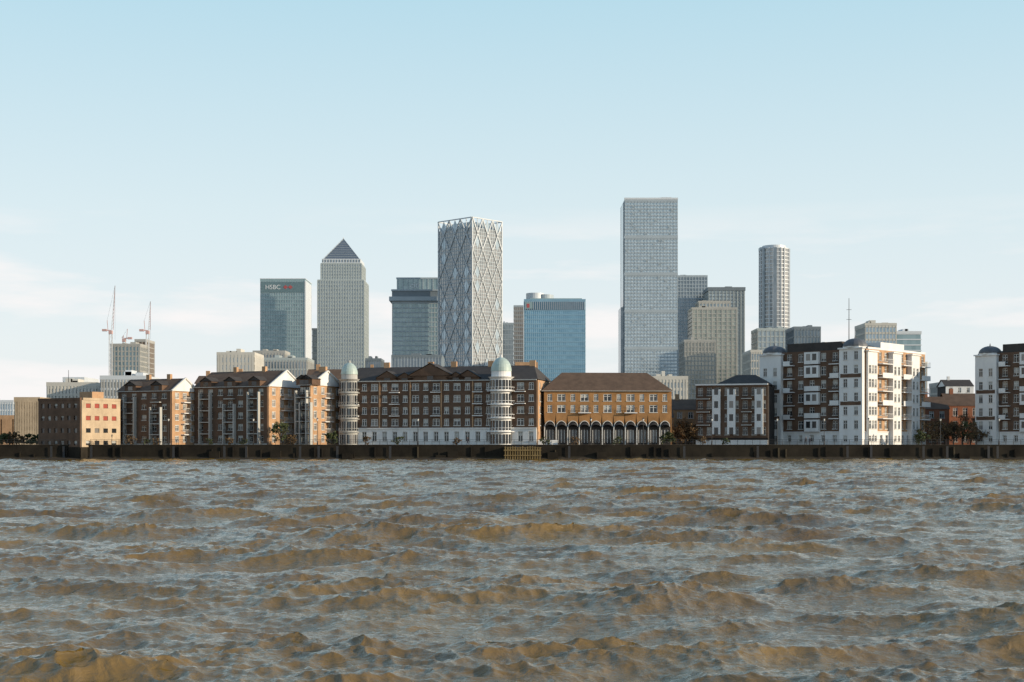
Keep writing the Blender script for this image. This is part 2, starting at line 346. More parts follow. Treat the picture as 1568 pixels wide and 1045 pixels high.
# old warehouse at waterside
def warehouse():
    a=rad(-30); C,O,Lf,W=side_frame(60,124,183,303.5,a)
    b=B('brick_warehouse',O[0],O[1],a); zt=Z(613,303.5)
    b.box('core',DARK,0,Lf,-W,0,-2,zt-.5)
    fh=(zt-GZ+1)/4; rows=[(GZ-1+fh*i+1,GZ-1+fh*i+fh-.7) for i in range(4)]
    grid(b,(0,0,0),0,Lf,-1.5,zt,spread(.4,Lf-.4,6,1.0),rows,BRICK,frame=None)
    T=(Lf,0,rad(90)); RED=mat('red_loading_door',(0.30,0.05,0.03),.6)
    grid(b,T,0,W,-1.5,zt,spread(.6,W-.6,4,1.35),rows,TAN,frame=None)  # same walls as the front; sunlit tone painted into the brick
    for (q,r) in rows[2:]:
        for (x0,x1) in spread(.6,W-.6,4,1.2): b.box('red_shutters',RED,x0,x1,.06,.16,q+.05,r-.05,T)
    b.box('parapet',BRICK,-.05,Lf+.05,-.3,.33,zt,zt+.5); b.box('parapet',TAN,.331,W,-.3,.33,zt,zt+.5,T)
    b.box('wet_base',QUAY,0,Lf,.251,.32,-1.5,GZ-.4); b.box('wet_base',QUAY,-.32,W,.251,.32,-1.5,GZ-.4,T)
    b.box('roof',SLATE,.1,Lf-.31,-W,-.31,zt-.4,zt+.2)
    b.box('roof_house',BRICK2,Lf*.5,Lf*.8,-W*.8,-W*.5,zt+.2,zt+2.0); b.done()
warehouse()
# ------------------------------------------------------------------ brown riverside block with domed turrets
def turret(b,cx,cy,r,zt,zd,WM=WHITE,ovh=.75):
    b.cyl('turret_wall',WM,cx,cy,r,r,GZ-.1,zt,24)
    n=5; fh=(zt-GZ)/n
    for i in range(n):
        z=GZ+fh*i
        for k in range(10):
            t=rad(-180+k*36+18)
            if math.sin(t)>0.3: continue
            TT=(cx+math.cos(t)*(r*.985),cy+math.sin(t)*(r*.985),t+rad(90))
            b.pane('window_glass',GLASS,-r*.26,r*.26,.07,z+.3,z+fh-.6,TT)
            b.box('window_frames',FRAME,-.05,.05,.08,.15,z+.3,z+fh-.6,TT)
        if i>0:
            b.cyl('balcony_slabs',WM,cx,cy,r+ovh,r+ovh,z-.12,z+.04,24)
            b.cyl('balcony_rails',WM,cx,cy,r+ovh-.01,r+ovh-.01,z+.74,z+.82,24,False)
            for k in range(24):
                t=2*math.pi*k/24; b.beam('balcony_rails',WM,(cx+(r+ovh-.03)*math.cos(t),cy+(r+ovh-.03)*math.sin(t),z),(cx+(r+ovh-.03)*math.cos(t),cy+(r+ovh-.03)*math.sin(t),z+.75),.04)
    b.cyl('cornice',WM,cx,cy,r+.1,r+.5,zt-.3,zt+.1,24); 
    zr=zt+.1+(zd-zt)*.25
    b.cyl('drum',WM,cx,cy,r*.92,r*.9,zt+.1,zr,24); b.dome('dome',COPPER,cx,cy,r*.95,zr,(zd-zr)*.85,24)
    b.cyl('finial',WM,cx,cy,.35,.25,zr+(zd-zr)*.82,zd,10)
def river_block():
    a=rad(-14); C,O,Lf,_=side_frame(520,822,830,309.5,a); W=14
    b=B('brick_riverside_apartment_building',O[0],O[1],a)
    Dm=312; zb=Z(656,Dm); ze=Z(583,Dm); zk=Z(560,Dm+5)
    b.box('core',DARK,0,Lf,-W,0,GZ-2,ze-.05)
    k=Lf/302.0; pitch=Lf/19.0
    cols=[(pitch*(i+.5)-(.8 if i%2 else .55),pitch*(i+.5)+(.8 if i%2 else .55)) for i in range(19)]
    n=4; fh=(ze-zb)/n
    rows=[(zb+fh*i+.6,zb+fh*i+fh-.5) for i in range(n)]
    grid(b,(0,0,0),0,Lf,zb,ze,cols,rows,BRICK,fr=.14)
    # white ground storey
    gc=[(pitch*(i+.5)-.55,pitch*(i+.5)+.55) for i in range(19)]
    grid(b,(0,0,0),0,Lf,GZ-.1,zb,gc,[(GZ+.9,zb-.75)],WHITE,part='ground_storey_walls',th=.4)
    b.box('string_course',WHITE,0,Lf,.0,.6,zb-.16,zb+.1)
    b.box('eaves_cornice',PALE,0,Lf,.0,.55,ze-.06,ze+.16)
    for i in (1,5,9,13,17):
        for j in range(1,n):
            if (i*7+j)%5: balcony(b,(0,0,0),pitch*(i+.5)-1.15,pitch*(i+.5)+1.15,zb+fh*j+.2,depth=.8,rail=IRON)
    for i in (4,7,10,13):
        u=pitch*i; b.box('pilasters',BRICK2,u-.14,u+.14,.25,.38,zb+.1,ze-.12)
    # roof
    b.gable('roof',SLATE,0,Lf,-W,0,ze+.16,zk,ov=.3,hip=2.5)
    for (f,wd,hh) in ((.47,5.2,4.0),(.25,2.6,2.4),(.66,2.6,2.4),(.60,2.0,2.0),(.34,2.0,2.0)):
        uc=Lf*f
        b.box('roof_gable_wall',BRICK,uc-wd,uc+wd,-6,.3,ze+.17,ze+.17+hh*.25)
        b.gable('gable_roof',SLATE,-.35,6.0,-wd,wd,ze+.17+hh*.25,ze+hh,(uc,0,rad(90)),ov=.2,wallm=BRICK)
        b.pane('window_glass',GLASS,uc-.7,uc+.7,.36,ze+.25,ze+.25+hh*.22,(0,0,0))
    for f in (.18,.41,.53,.72,.93): b.box('chimneys',BRICK2,Lf*f,Lf*f+1.3,-W/2-.4,-W/2+.4,zk-.5,zk+1.1)
    turret(b,k*16,-.2,2.0,Z(581,316),Z(551,316),PALE,.45)  # left turret is white too; its dimmer light is painted in as PALE
    turret(b,k*249,.1,2.4,Z(578,310),Z(543,310))
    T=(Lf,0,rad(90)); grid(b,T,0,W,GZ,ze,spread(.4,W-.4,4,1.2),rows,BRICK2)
    b.done()
river_block()
# ------------------------------------------------------------------ ochre arcade building
def ochre():
    D=312; x0=X(833,D); x1=X(1028,D); Lf=x1-x0; W=11; a=rad(3)
    b=B('ochre_brick_apartment_building',x0,D,a); ze=Z(599,D); zk=Z(571,D+5.5); za=Z(640,D); zs=Z(655,D)
    b.box('core',DARK,0,Lf,-W,0,GZ-1,ze-.05)
    nb=11; p=Lf/nb
    zl=Z(631,D); cols=[(p*(i+.5)-(.9 if i%2 else .5),p*(i+.5)+(.9 if i%2 else .5)) for i in range(nb)]
    grid(b,(0,0,0),0,Lf,za+.9,ze,cols,[(zl-.1,zl+1.5),(zl+2.4,zl+3.9)],ORANGE,fr=.15)
    # arches
    rr=p*.42; zc=zs+.2; ztop=za+.9; N=10
    for i in range(nb):
        c=p*(i+.5); V=[];F=[]
        for j in range(N+1):
            t=math.pi*j/N; u=c-rr*math.cos(t); z=zc+rr*math.sin(t)*1.15
            ut=c-p/2+p*j/N
            V+= [b.tr((0,0,0),u,.25,z),b.tr((0,0,0),ut,.25,ztop),b.tr((0,0,0),u,-.0,z)]
        for j in range(N): F+=[(3*j,3*j+3,3*j+4,3*j+1),(3*j,3*j+2,3*j+5,3*j+3)]
        b.add('arcade_wall',ORANGE,V,F)
        for j in range(N):
            t0=math.pi*j/N;t1=math.pi*(j+1)/N
            b.beam('arch_rings',FRAME,(c-rr*math.cos(t0),-.3,zc+rr*1.15*math.sin(t0)),(c-rr*math.cos(t1),-.3,zc+rr*1.15*math.sin(t1)),.14)
        # dark awning under each arch, projecting over the terrace
        V=[];F=[]
        for j in range(N+1):
            t=math.pi*j/N; V+=[(c-rr*.9*math.cos(t),-.05,zc+rr*1.0*math.sin(t)),(c-rr*.9*math.cos(t),-1.0,zc-.2+rr*.55*math.sin(t))]
        for j in range(N): F.append((2*j,2*j+2,2*j+3,2*j+1))
        b.add('awnings',IRON,V,F)
        b.pane('arch_shade_pane',DARK,c-rr,c+rr,.03,zc,zc+rr*1.2,(0,0,0))  # flat dark pane stands in for shade inside the arch
        b.box('columns',FRAME,c-p/2,c-p/2+.2,.2,.62,GZ,zc+.1)
        b.pane('window_glass',GLASS,c-.65,c+.65,.02,GZ+.6,zc-.7,(0,0,0))
        b.box('window_frames',FRAME,c-.75,c-.65,.01,.1,GZ+.5,zc-.6); b.box('window_frames',FRAME,c+.65,c+.75,.01,.1,GZ+.5,zc-.6)
        b.box('window_frames',FRAME,c-.65,c+.65,.01,.1,zc-.7,zc-.55)
        b.box('window_frames',FRAME,c-.06,c+.06,.03,.1,GZ+.5,zc-.7)
        if i in(3,7): balcony(b,(0,0,0),c-1.4,c+1.4,zl-.15,depth=.9,rail=IRON)
    b.box('spring_course',DARK,0,Lf,0.0,.2,zs-.5,zc-.02)
    b.gable('roof',ROOF,0,Lf,-W,0,ze,zk,ov=.6,hip=5)
    b.box('gutter',PALE,-.6,Lf+.6,.6,.72,ze-.08,ze+.04)
    T=(Lf,0,rad(90)); grid(b,T,0,W,GZ,ze,spread(.4,W-.4,3,1.1),[(zl-.1,zl+1.5),(zl+2.4,zl+3.9)],ORANGE)
    b.box('garden_wall',WHITE,-1.5,Lf*.1,2.2,2.45,GZ-.1,GZ+1.1)
    b.done()
ochre()
# ------------------------------------------------------------------ white + brick apartment blocks (right)
def white_block(pl,pc,pr,Dc,a,seed):
    a=rad(a); C,O,Lf,W=side_frame(pl,pc,pr,Dc,a)
    b=B('white_bay_apartment_building',O[0],O[1],a); zt=24.2; n=6; z0=GZ+2.9; fh=(zt-z0)/n
    b.box('core',DARK,0,Lf,-W,0,GZ-1,zt-.1)
    rows=[(z0+fh*i+.7,z0+fh*i+fh-.5) for i in range(n)]
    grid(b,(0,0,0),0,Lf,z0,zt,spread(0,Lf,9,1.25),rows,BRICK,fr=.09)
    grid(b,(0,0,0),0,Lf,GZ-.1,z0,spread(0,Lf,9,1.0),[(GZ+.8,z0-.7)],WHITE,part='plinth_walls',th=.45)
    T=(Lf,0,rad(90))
    grid(b,T,0,W,z0,zt,spread(0,W,11,1.25),rows,BRICK2,fr=.12)  # lit side in lighter brick: sun painted into the colour
    grid(b,T,0,W,GZ-.1,z0,spread(0,W,11,1.2),[(GZ+.3,z0-.7)],WHITE,part='plinth_walls',th=.45)
    b.box('string_course',WHITE,-.1,Lf+.1,.0,.6,z0-.1,z0+.12); b.box('string_course',WHITE,.601,W,.0,.6,z0-.1,z0+.12,T)
    def bay(T,u0,u1,dep,zb,ztop,nw,cap=None,flr=True):
        b.box('bay_core',WHITE,u0+.02,u1-.02,.26,dep,zb,ztop-.02,T)
        rws=[r for r in rows if r[1]<ztop]
        if zb<z0: rws=[(GZ+.8,z0-.8)]+rws
        grid(b,T,u0,u1,zb,ztop,spread(u0+.2,u1-.2,nw,1.0),rws,WHITE,part='bay_walls',d=dep,th=.2,fr=.08)
        b.box('bay_cornice',WHITE,u0-.25,u1+.25,.26,dep+.5,ztop,ztop+.3,T)
        if cap:
            uc=(u0+u1)/2; dc=(dep-1.0); c=b.tr(T,uc,dc-.8,0); r=(u1-u0)/2*.98
            b.cyl('dome_drum',WHITE,c[0],c[1],r,r,ztop+.3,ztop+.6,8); b.dome('dome',LEAD,c[0],c[1],r,ztop+.6,cap,16); b.cyl('finial',LEAD,c[0],c[1],.2,.05,ztop+.5+cap,ztop+1.2+cap,8)
    T0=(0,0,0)
    bay(T0,0,Lf*.215,1.2,GZ-.1,zt-.6,2,cap=1.7)
    # dark brick infill between alternate storeys of the corner bays
    for i in (1,3):
        b.box('brick_infill',BRICK,.3,Lf*.215-.3,1.41,1.47,z0+fh*i-.2,z0+fh*i+.62)
        b.box('brick_infill',BRICK,Lf*.785+.3,Lf-.3,1.41,1.47,z0+fh*(i+1)-.2,z0+fh*(i+1)+.62)
    # centre stack: separate white balconied bays rather than one slab
    for i in range(n):
        bay_z=(z0+fh*i+.1,z0+fh*i+(fh-.25 if i%2==0 or i==n-1 else 1.2))
        b.box('centre_bay',WHITE,Lf*.44,Lf*.58,.26,1.1,bay_z[0],bay_z[1],T0)
        if i%2==0 or i==n-1:
            for s_ in (.46,.52): b.pane('window_glass',GLASS,Lf*s_,Lf*(s_+.04),1.12,bay_z[0]+.8,bay_z[1]-.4,T0)
    bay(T0,Lf*.785,Lf-.0,1.2,GZ-.1,zt,2,cap=1.8)
    for i in range(1,n):
        balcony(b,T0,Lf*.235,Lf*.33,z0+fh*i,depth=1.0,rail=IRON); balcony(b,T0,Lf*.68,Lf*.775,z0+fh*i,depth=1.0,rail=IRON)
        if i%2: b.box('balcony_fronts',WHITE,Lf*.235,Lf*.30,1.13,1.26,z0+fh*i+.003,z0+fh*i+.9)
        else: b.box('balcony_fronts',WHITE,Lf*.69,Lf*.775,1.13,1.26,z0+fh*i+.003,z0+fh*i+.9)
    # lit side
    for f0,f1 in ((.0,.15),(.36,.50),(.68,.82)):
        bay(T,W*f0,W*f1,1.2 if f0 else .5,GZ-.1,zt-.2*fh,3 if f0==0 else 2)
    for f0,f1 in ((.17,.35),(.52,.67),(.84,.99)):
        for i in range(1,n): balcony(b,T,W*f0,W*f1,z0+fh*i,depth=1.5,solid=(i%2==0))
    b.gable('roof',SLATE,.3,Lf-.3,-W,-.3,zt+.0,zt+2.0,ov=.2,hip=6)
    b.box('penthouse',SLATE,Lf*.24,Lf*.77,-W*.3,-.4,zt+.05,zt+1.9)
    b.box('penthouse',WHITE,Lf*.5,Lf-1.5,-W*.75,-W*.35,zt+.05,zt+2.0)
    b.box('parapet',WHITE,.6,W,-.1,.35,zt,zt+.45,T)
    for f in (.3,.65): b.box('chimneys',WHITE,Lf*f,Lf*f+.8,-W*.5,-W*.5+1,zt+.5,zt+3)
    b.done()
white_block(1168,1325,1415,309.5,-42,1)
white_block(1498,1655,1745,309.5,-48,2)
def low_block():
    a=rad(-18); C,O,Lf,_=side_frame(1066,1176,1180,313,a); W=14
    b=B('low_bay_apartment_building',O[0],O[1],a); zt=Z(590,314); n=4; z0=GZ+1.6; fh=(zt-z0)/n
    b.box('core',DARK,0,Lf,-W,0,GZ-1,zt-.1)
    rows=[(z0+fh*i+.7,z0+fh*i+fh-.5) for i in range(n)]
    grid(b,(0,0,0),0,Lf,z0,zt,spread(0,Lf,8,1.1),rows,BRICK,fr=.07,frame=PALE)
    b.box('plinth_walls',WHITE,0,Lf,0,.4,GZ-.1,z0-.5)
    for f in (.29,.50,.88):
        u=Lf*f
        b.box('bay_core',WHITE,u-.9,u+.9,.26,.8,z0+.8,zt-.9)
        for (q,r) in rows: b.pane('window_glass',GLASS,u-.45,u+.45,.81,q+.1,r-.1,(0,0,0))
    for i in range(1,n):
        balcony(b,(0,0,0),.2,Lf*.2,z0+fh*i,depth=.9,rail=IRON,slab=PALE); balcony(b,(0,0,0),Lf*.64,Lf*.78,z0+fh*i,depth=.9,rail=IRON,slab=PALE)
    b.box('cornice',WHITE,-.1,Lf,-.2,.6,zt,zt+.3)
    b.gable('roof',SLATE,Lf*.25,Lf,-W,-1,zt+.1,zt+2.6,ov=.2,hip=4); b.done()
low_block()
# ------------------------------------------------------------------ generic background building
def office(name,pxl,pxr,pyt,D,depth,core,band,nf,nm,bandh=1.0,mull=None,mw=.35,rot=0,top=None,proud=.35):
    x0=X(pxl,D); W=X(pxr,D)-x0; zt=Z(pyt,D); b=B(name,x0,D,rad(rot))
    b.box('glass_walls',core,0,W,-depth,0,GZ-.5,zt)
    fh=(zt-GZ)/nf
    faces=[((0,0,0),W),((W,0,rad(90)),depth),((0,depth,rad(-90)),depth)]
    for i in range(1,nf+1):
        z=GZ+fh*i
        b.box('floor_bands',band,-proud,W+proud,-depth-proud,proud,z-bandh,z)
    if nm and mull:
        for T,w_ in faces:
            k=max(2,int(nm*w_/W)) 
            for i in range(k+1):
                u=w_*i/k; u=min(max(u,mw/2),w_-mw/2)
                b.box('mullions',mull,u-mw/2,u+mw/2,proud-.15,proud+.12,GZ,zt+.1,T)
    b.box('parapet',top or band,-proud-.1,W+proud+.1,-depth-proud-.1,proud+.1,zt+.01,zt+1.6)
    rr=random.Random(int(pxl))
    for k in range(3):
        if W<12: break
        f=.1+.6*rr.random(); b.box('roof_plant',top or band,W*f,W*(f+.08+.12*rr.random()),-depth*.7,-depth*.3,zt+1.61,zt+2.2+2.0*rr.random())
    return b,x0,W,zt,fh
cGREEN=curtain('green_grey_glass',(0.17,0.25,0.27),(0.28,0.37,0.39),(3,3,4.4))  # tower glass and cladding paled: distance haze put into the colours
cBLUE=curtain('blue_glass',(0.13,0.28,0.40),(0.24,0.43,0.55),(3,3,4.2))
cGREY=curtain('grey_glass',(0.23,0.27,0.29),(0.38,0.43,0.45),(3,3,4.0))
cPALE=curtain('pale_glass',(0.34,0.42,0.47),(0.50,0.58,0.63),(2,2,3.2))
cDARK=curtain('dark_glass',(0.14,0.18,0.21),(0.25,0.29,0.32),(3,3,4))
cBRONZE=curtain('bronze_glass',(0.25,0.27,0.28),(0.46,0.44,0.42),(2.4,2.4,3.5))
STEEL=mat('stainless_cladding',(0.43,0.46,0.44),.5,metal=.3,var=.05,scale=.1)
STEEL2=mat('pale_cladding',(0.60,0.62,0.63),.5,metal=.1,var=.05,scale=.1)
LATT=mat('lattice_cladding',(0.50,0.52,0.53),.5,metal=.1,var=.05,scale=.1)
BLUEB=mat('blue_spandrel',(0.22,0.37,0.47),.3,metal=.3,var=.08,scale=.1)
GREENB=mat('green_spandrel',(0.27,0.37,0.38),.3,metal=.3,var=.08,scale=.1)
GREYB=mat('grey_spandrel',(0.36,0.41,0.44),.5,var=.08,scale=.1)
DARKB=mat('dark_spandrel',(0.17,0.20,0.22),.5,var=.1,scale=.1)
CONC=mat('concrete',(0.38,0.37,0.34),.85,var=.12,scale=.1)
CREAM=mat('cream_cladding',(0.54,0.51,0.45),.8,var=.08,scale=.1)
def text(b,s,x,y,z,size,m):
    cu=bpy.data.curves.new('sign_text','FONT'); cu.body=s; cu.size=size; cu.extrude=.1; cu.align_x='CENTER'
    o=bpy.data.objects.new('sign_text',cu); sc.collection.objects.link(o); o.parent=b.o; o.location=(x,y,z); o.rotation_euler=(rad(90),0,0); cu.materials.append(m)
RED=mat('red_sign',(0.40,0.09,0.09),.5,var=.05)
SIGN=mat('sign_letters',(0.7,0.72,0.72),.5,var=.03)
# bank tower
b,x0,W,zt,fh=office('glass_office_tower',399,467,430,1696,52,cGREEN,GREENB,44,18,bandh=1.5,mull=GREYB,mw=.3)
b.box('crown_band',STEEL2,-.8,W+.8,-52.8,.8,zt+1.65,zt+2.4); b.box('sign_panel',mat('dark_sign_panel',(0.13,0.20,0.22),.4),.5,W-.5,.5,.9,zt-14,zt-2)
text(b,'HSBC',W*.28,-1.1,zt-10.5,7.5,SIGN)
for sgn in (0,1):
    xc=W*.62; s_=3.6; zc=zt-8
    b.add('sign_logo',RED,[(xc-s_*1.6,-1.1,zc),(xc-s_*.8,-1.1,zc+s_*.7),(xc,-1.1,zc),(xc-s_*.8,-1.1,zc-s_*.7)] if sgn==0 else [(xc,-1.1,zc),(xc+s_*.8,-1.1,zc+s_*.7),(xc+s_*1.6,-1.1,zc),(xc+s_*.8,-1.1,zc-s_*.7)],[(0,3,2,1)])
b.beam('corner_fins',STEEL2,(W+.3,-.3,GZ),(W+.3,-.3,zt),1.2)
b.box('painted_sunlit_side',STEEL2,2,50,.5,.6,GZ,zt,(W,0,rad(90))); b.done()  # pale sheet over the right side, sunlight put into its colour
# pyramid tower
def pyramid_tower():
    D=1610; b=B('pyramid_roof_skyscraper',X(486.5,D),D); W=X(557,D)-X(486.5,D); dp=W
    z1=Z(430,D); z2=Z(404,D); z3=Z(396,D); zp=Z(366,D+W/2)
    m=3.2
    def shaft(o,za,zb,nm,nf):
        b.box('glass_walls',cGREY,o,W-o,-dp+o,-o,za,zb)
        w=W-2*o; fh=(zb-za)/nf
        for i in range(nf+1): b.box('floor_bands',STEEL,o-.3,W-o+.3,-dp+o-.3,-o+.3,za+fh*i-1.0,za+fh*i+1.0)
        for T in ((o,o,0),(W-o,o,rad(90)),(o,dp-o,rad(-90))):
            for i in range(nm+1):
                u=w*i/nm; b.box('piers',STEEL,u-.6,u+.6,.1,.5,za,zb,T)
    shaft(0,GZ,z1,18,42)
    shaft(m,z1+1.2,z2,16,5)
    b.box('crown_band',STEEL2,m+1,W-m-1,-dp+m+1,-m-1,z2+1.1,z3)
    for i in range(14):
        u=m+2+i*(W-2*m-4)/13; b.box('crown_louvres',DARKB,u-.5,u+.5,-m-.9,-m-.6,z2+2,z3-1)
    a=m+2.4
    ap=(W/2,dp/2,zp); P=[(a,a,z3),(W-a,a,z3),(W-a,dp-a,z3),(a,dp-a,z3),ap]
    PY=mat('pyramid_steel',(0.17,0.20,0.23),.4,metal=.4,var=.1,scale=.1)
    b.add('pyramid_roof',PY,P,[(0,1,4),(1,2,4),(2,3,4),(3,0,4)])
    for i in range(1,9):
        f=i/9; z=z3+(zp-z3)*f; q=a+(W/2-a)*f
        b.beam('pyramid_ribs',GREYB,(q,q-.1,z),(W-q,q-.1,z),.35)
    for p in P[:4]: b.beam('pyramid_ribs',GREYB,p,ap,.6)
    b.cyl('beacon',FRAME,W/2,dp/2,.5,.3,zp-.5,zp+1.5,8); b.done()
pyramid_tower()
office('office_building',478,487,505,1800,30,cDARK,DARKB,20,4)[0].done()
office('office_building',560,583,552,1200,30,cDARK,DARKB,8,6,mull=DARKB)[0].done()
# stepped-top bank tower (behind lattice tower)
b,x0,W,zt,fh=office('bank_office_tower',601,680,464,1420,45,cGREEN,GREYB,30,16,bandh=1.1,mull=STEEL,mw=.3)
zA=Z(455,1420); zB=Z(446,1420); zC=Z(427,1420)
b.box('overhang_ledge',GREYB,-3.2,W+2,-47,3.0,zt+1.7,zA); b.box('dark_louvres',DARKB,-.5,W+1,-44,.8,zA,zB); b.box('upper_ledge',GREYB,-1.2,W+1.5,-45,1.5,zB,zB+1.5)
b.box('penthouse',cGREEN,4,W-1,-42,-3,zB+1.5,zC); b.box('penthouse_cap',GREYB,3.5,W,-42.5,-2.5,zC,zC+1.4)
for i in range(9): b.box('roof_fins',GREYB,5+i*5,5.6+i*5,-3,-2.4,zB+1.5,zC)
text(b,'citi',W*.43,2.2,zB+3.5,8,SIGN); b.done()
office('podium_office_building',600,676,547,1150,40,cDARK,DARKB,7,16,mull=GREYB,mw=.3)[0].done()
# lattice tower
def lattice():
    D=1345; a=rad(-43); C,O,Lf,W=side_frame(671.5,723,768.5,D,a)
    b=B('diagrid_skyscraper',O[0],O[1],a); zt=Z(333,D); zb=GZ
    b.box('glass_walls',cBRONZE,0,Lf,-W,0,zb,zt-9)
    nf=60; fh=(zt-9-zb)/nf
    for i in range(nf): b.box('floor_bands',GREYB,-.12,Lf+.12,-W-.12,.12,zb+fh*(i+1)-.7,zb+fh*(i+1))
    nd=3
    for T,w_ in (((0,0,0),Lf),((Lf,0,rad(90)),W),((0,W,rad(-90)),W),((Lf,W,rad(180)),Lf)):
        cw=w_/nd; H=29.0; zs=zt
        def pt(u,z): 
            u=max(0,min(w_,u)); return b.tr(T,u,.5,z)
        k=0
        while zs-k*H/2>zb:
            z1_=zs-k*H/2; z0_=max(zb,zs-(k+1)*H/2)
            wb=.62 if k>1 else 1.0
            for i in range(nd):
                c=i*cw
                if k%2==0:
                    b.beam('diagrid',LATT,pt(c,z1_),pt(c+cw/2,z0_),wb); b.beam('diagrid',LATT,pt(c+cw,z1_),pt(c+cw/2,z0_),wb)
                else:
                    b.beam('diagrid',LATT,pt(c+cw/2,z1_),pt(c,z0_),wb); b.beam('diagrid',LATT,pt(c+cw/2,z1_),pt(c+cw,z0_),wb)
                if R.random()<.45:
                    zm=(z1_+z0_)/2; b.add('infill_panels',cPALE,[b.tr(T,c+cw*.25,.2,zm),b.tr(T,c+cw*.5,.2,max(zb,zm-7)),b.tr(T,c+cw*.75,.2,zm),b.tr(T,c+cw*.5,.2,zm+7)],[(0,1,2,3)])
            k+=1
        b.beam('crown_rail',LATT,b.tr(T,0,.5,zt),b.tr(T,w_,.5,zt),.9)
        for i in range(16): 
            u=w_*(i+.5)/16; b.beam('mullions',GREYB,b.tr(T,u,.15,zb),b.tr(T,u,.15,zt-9),.3)
        for i in range(nd*2+1):
            u=w_*i/(nd*2); b.beam('crown_posts',LATT,b.tr(T,u,.2,zt-10),b.tr(T,u,.2,zt),.5)
    for (x,y) in ((0,0),(Lf,0),(0,W),(Lf,W)): b.box('corner_posts',LATT,x-.5,x+.5,-y-.5,-y+.5,zb,zt)
    b.box('crown_core',cPALE,5,Lf-5,-W+5,-5,zt-9,zt-3); b.done()
lattice()
office('office_building',767,786,497,1500,30,cGREY,GREYB,24,8,mull=GREYB)[0].done()
office('office_tower',787,801,470,1650,25,curtain('brown_glass',(0.22,0.19,0.17),(0.34,0.31,0.28),(3,3,4)),GREYB,34,5,bandh=.8,mull=CONC)[0].done()
# blue tower
b,x0,W,zt,fh=office('blue_glass_office_building',803,896,461,1400,26,cBLUE,BLUEB,32,30,bandh=1.3,mull=mat('blue_mullion',(0.34,0.50,0.58),.4,var=.05),mw=.3)
b.box('dark_louvres',mat('louvre_blue',(0.11,0.21,0.29),.5),.5,W-.5,.48,.6,zt-9,zt-1); 
for i in range(30): b.box('louvre_fins',STEEL2,1+i*(W-2)/29-.2,1+i*(W-2)/29+.2,.6,1.0,zt-9,zt-1)
b.box('sign_panel',GREENB,.6,8,1.05,1.2,zt-8,zt-1.5); b.box('sign_mark',RED,2.2,5,1.25,1.35,zt-7,zt-3)
b.cyl('roof_drum',STEEL2,W*.18,14,9,9,zt+1.6,zt+8.5,24); b.cyl('roof_drum',GREYB,W*.34,15,9,9,zt+1.6,zt+7,24)
b.box('roof_plant_room',GREENB,W*.1,W*.95,-22,-4,zt+1.6,zt+2.8); b.done()
# tall residential tower
def tall():
    D=1226; b,x0,W,zt,fh=office('tall_residential_skyscraper',957,1037,309,D,44,cPALE,GREYB,72,16,bandh=1.25,mull=GREYB,mw=.14)
    for i in range(72):
        z=GZ+fh*i
        for j in range(2):
            if R.random()<.5:
                u=R.random()*(W-4); b.box('open_vents',cGREY,u,u+1.8,.36,.42,z+.3,z+fh-1.3)
    for i in range(6,72,11): b.box('refuge_floor_bands',GREYB,-.5,W+.5,-44.5,.5,GZ+fh*i,GZ+fh*i+fh*.9)
    b.box('crown_screen',STEEL2,-.6,W+.6,-.6,.6,zt+1.6,zt+3.2); b.box('crown_screen',STEEL2,W*.7,W*.9,-20,-4,zt+1.6,zt+4.4)
    b.box('service_core',cDARK,-3.2,-.1,-34,-6,GZ,Z(470,D)); b.box('corner_recess',cGREY,-.9,-.37,-34,-8,Z(468,D),zt); 
    b.box('base_band',GREYB,-1.2,W+2,-45,1.2,GZ,GZ+8); b.done()
tall()
office('glass_office_tower',1037,1083,424,1650,40,cDARK,GREYB,46,10,bandh=1.0,mull=GREYB,mw=.6)[0].done()
b,x0,W,zt,fh=office('glass_office_tower',1085,1140,443,1600,40,cGREY,DARKB,44,10,bandh=1.4,mull=STEEL,mw=.9); b.box('roof_band',DARKB,-1,W+1,-41,1,zt-2,zt+2); b.done()
office('residential_tower',1060,1128,474,1250,30,curtain('olive_glass',(0.23,0.25,0.22),(0.38,0.39,0.34),(3,3,3.5)),CONC,34,9,bandh=.8,mull=CONC,mw=.7)[0].done()
office('residential_tower',1070,1118,464,1275,24,cGREY,CONC,36,9,mull=CONC,mw=.9)[0].done()
office('residential_building',1048,1095,524,1050,30,curtain('olive_glass2',(0.25,0.25,0.22),(0.38,0.36,0.31),(3,3,3.5)),CONC,22,9,bandh=.8,mull=CONC,mw=.6)[0].done()
# round tower
def round_tower():
    D=1500; b=B('cylindrical_residential_tower',X(1190,D),D+16); r=15.5; zt=Z(379,D)
    b.cyl('glass_walls',cBRONZE,0,0,r,r,GZ,zt,40); nf=50; fh=(zt-GZ)/nf
    for i in range(nf+1): b.cyl('floor_bands',STEEL2,0,0,r+.4,r+.4,GZ+fh*i-.9,GZ+fh*i,40)
    for i in range(24):
        t=2*math.pi*i/24; 
        if i%3!=0: b.beam('fins',STEEL2,((r+.5)*math.cos(t),(r+.5)*math.sin(t),GZ),((r+.5)*math.cos(t),(r+.5)*math.sin(t),zt),.9)
    for t in (rad(215),rad(262)): b.box('recess_strip',cDARK,-1.8,1.8,.2,.9,GZ,zt,((r)*math.cos(t),(r)*math.sin(t),t+rad(90)))
    b.cyl('crown',STEEL2,-.5,0,r*.82,r*.8,zt,zt+3.2,32); b.box('crown_fin',GREYB,-r-.5,-r*.55,-5,5,zt-2,zt+1.5); b.done()
round_tower()
office('residential_building',1160,1213,506,1200,30,cGREY,STEEL,20,8,mull=CONC)[0].done()
office('residential_building',1150,1166,540,900,30,cGREY,CREAM,12,4,mull=CREAM)[0].done()
office('office_building',1216,1256,504,1000,30,cDARK,DARKB,16,8,mull=DARKB)[0].done()
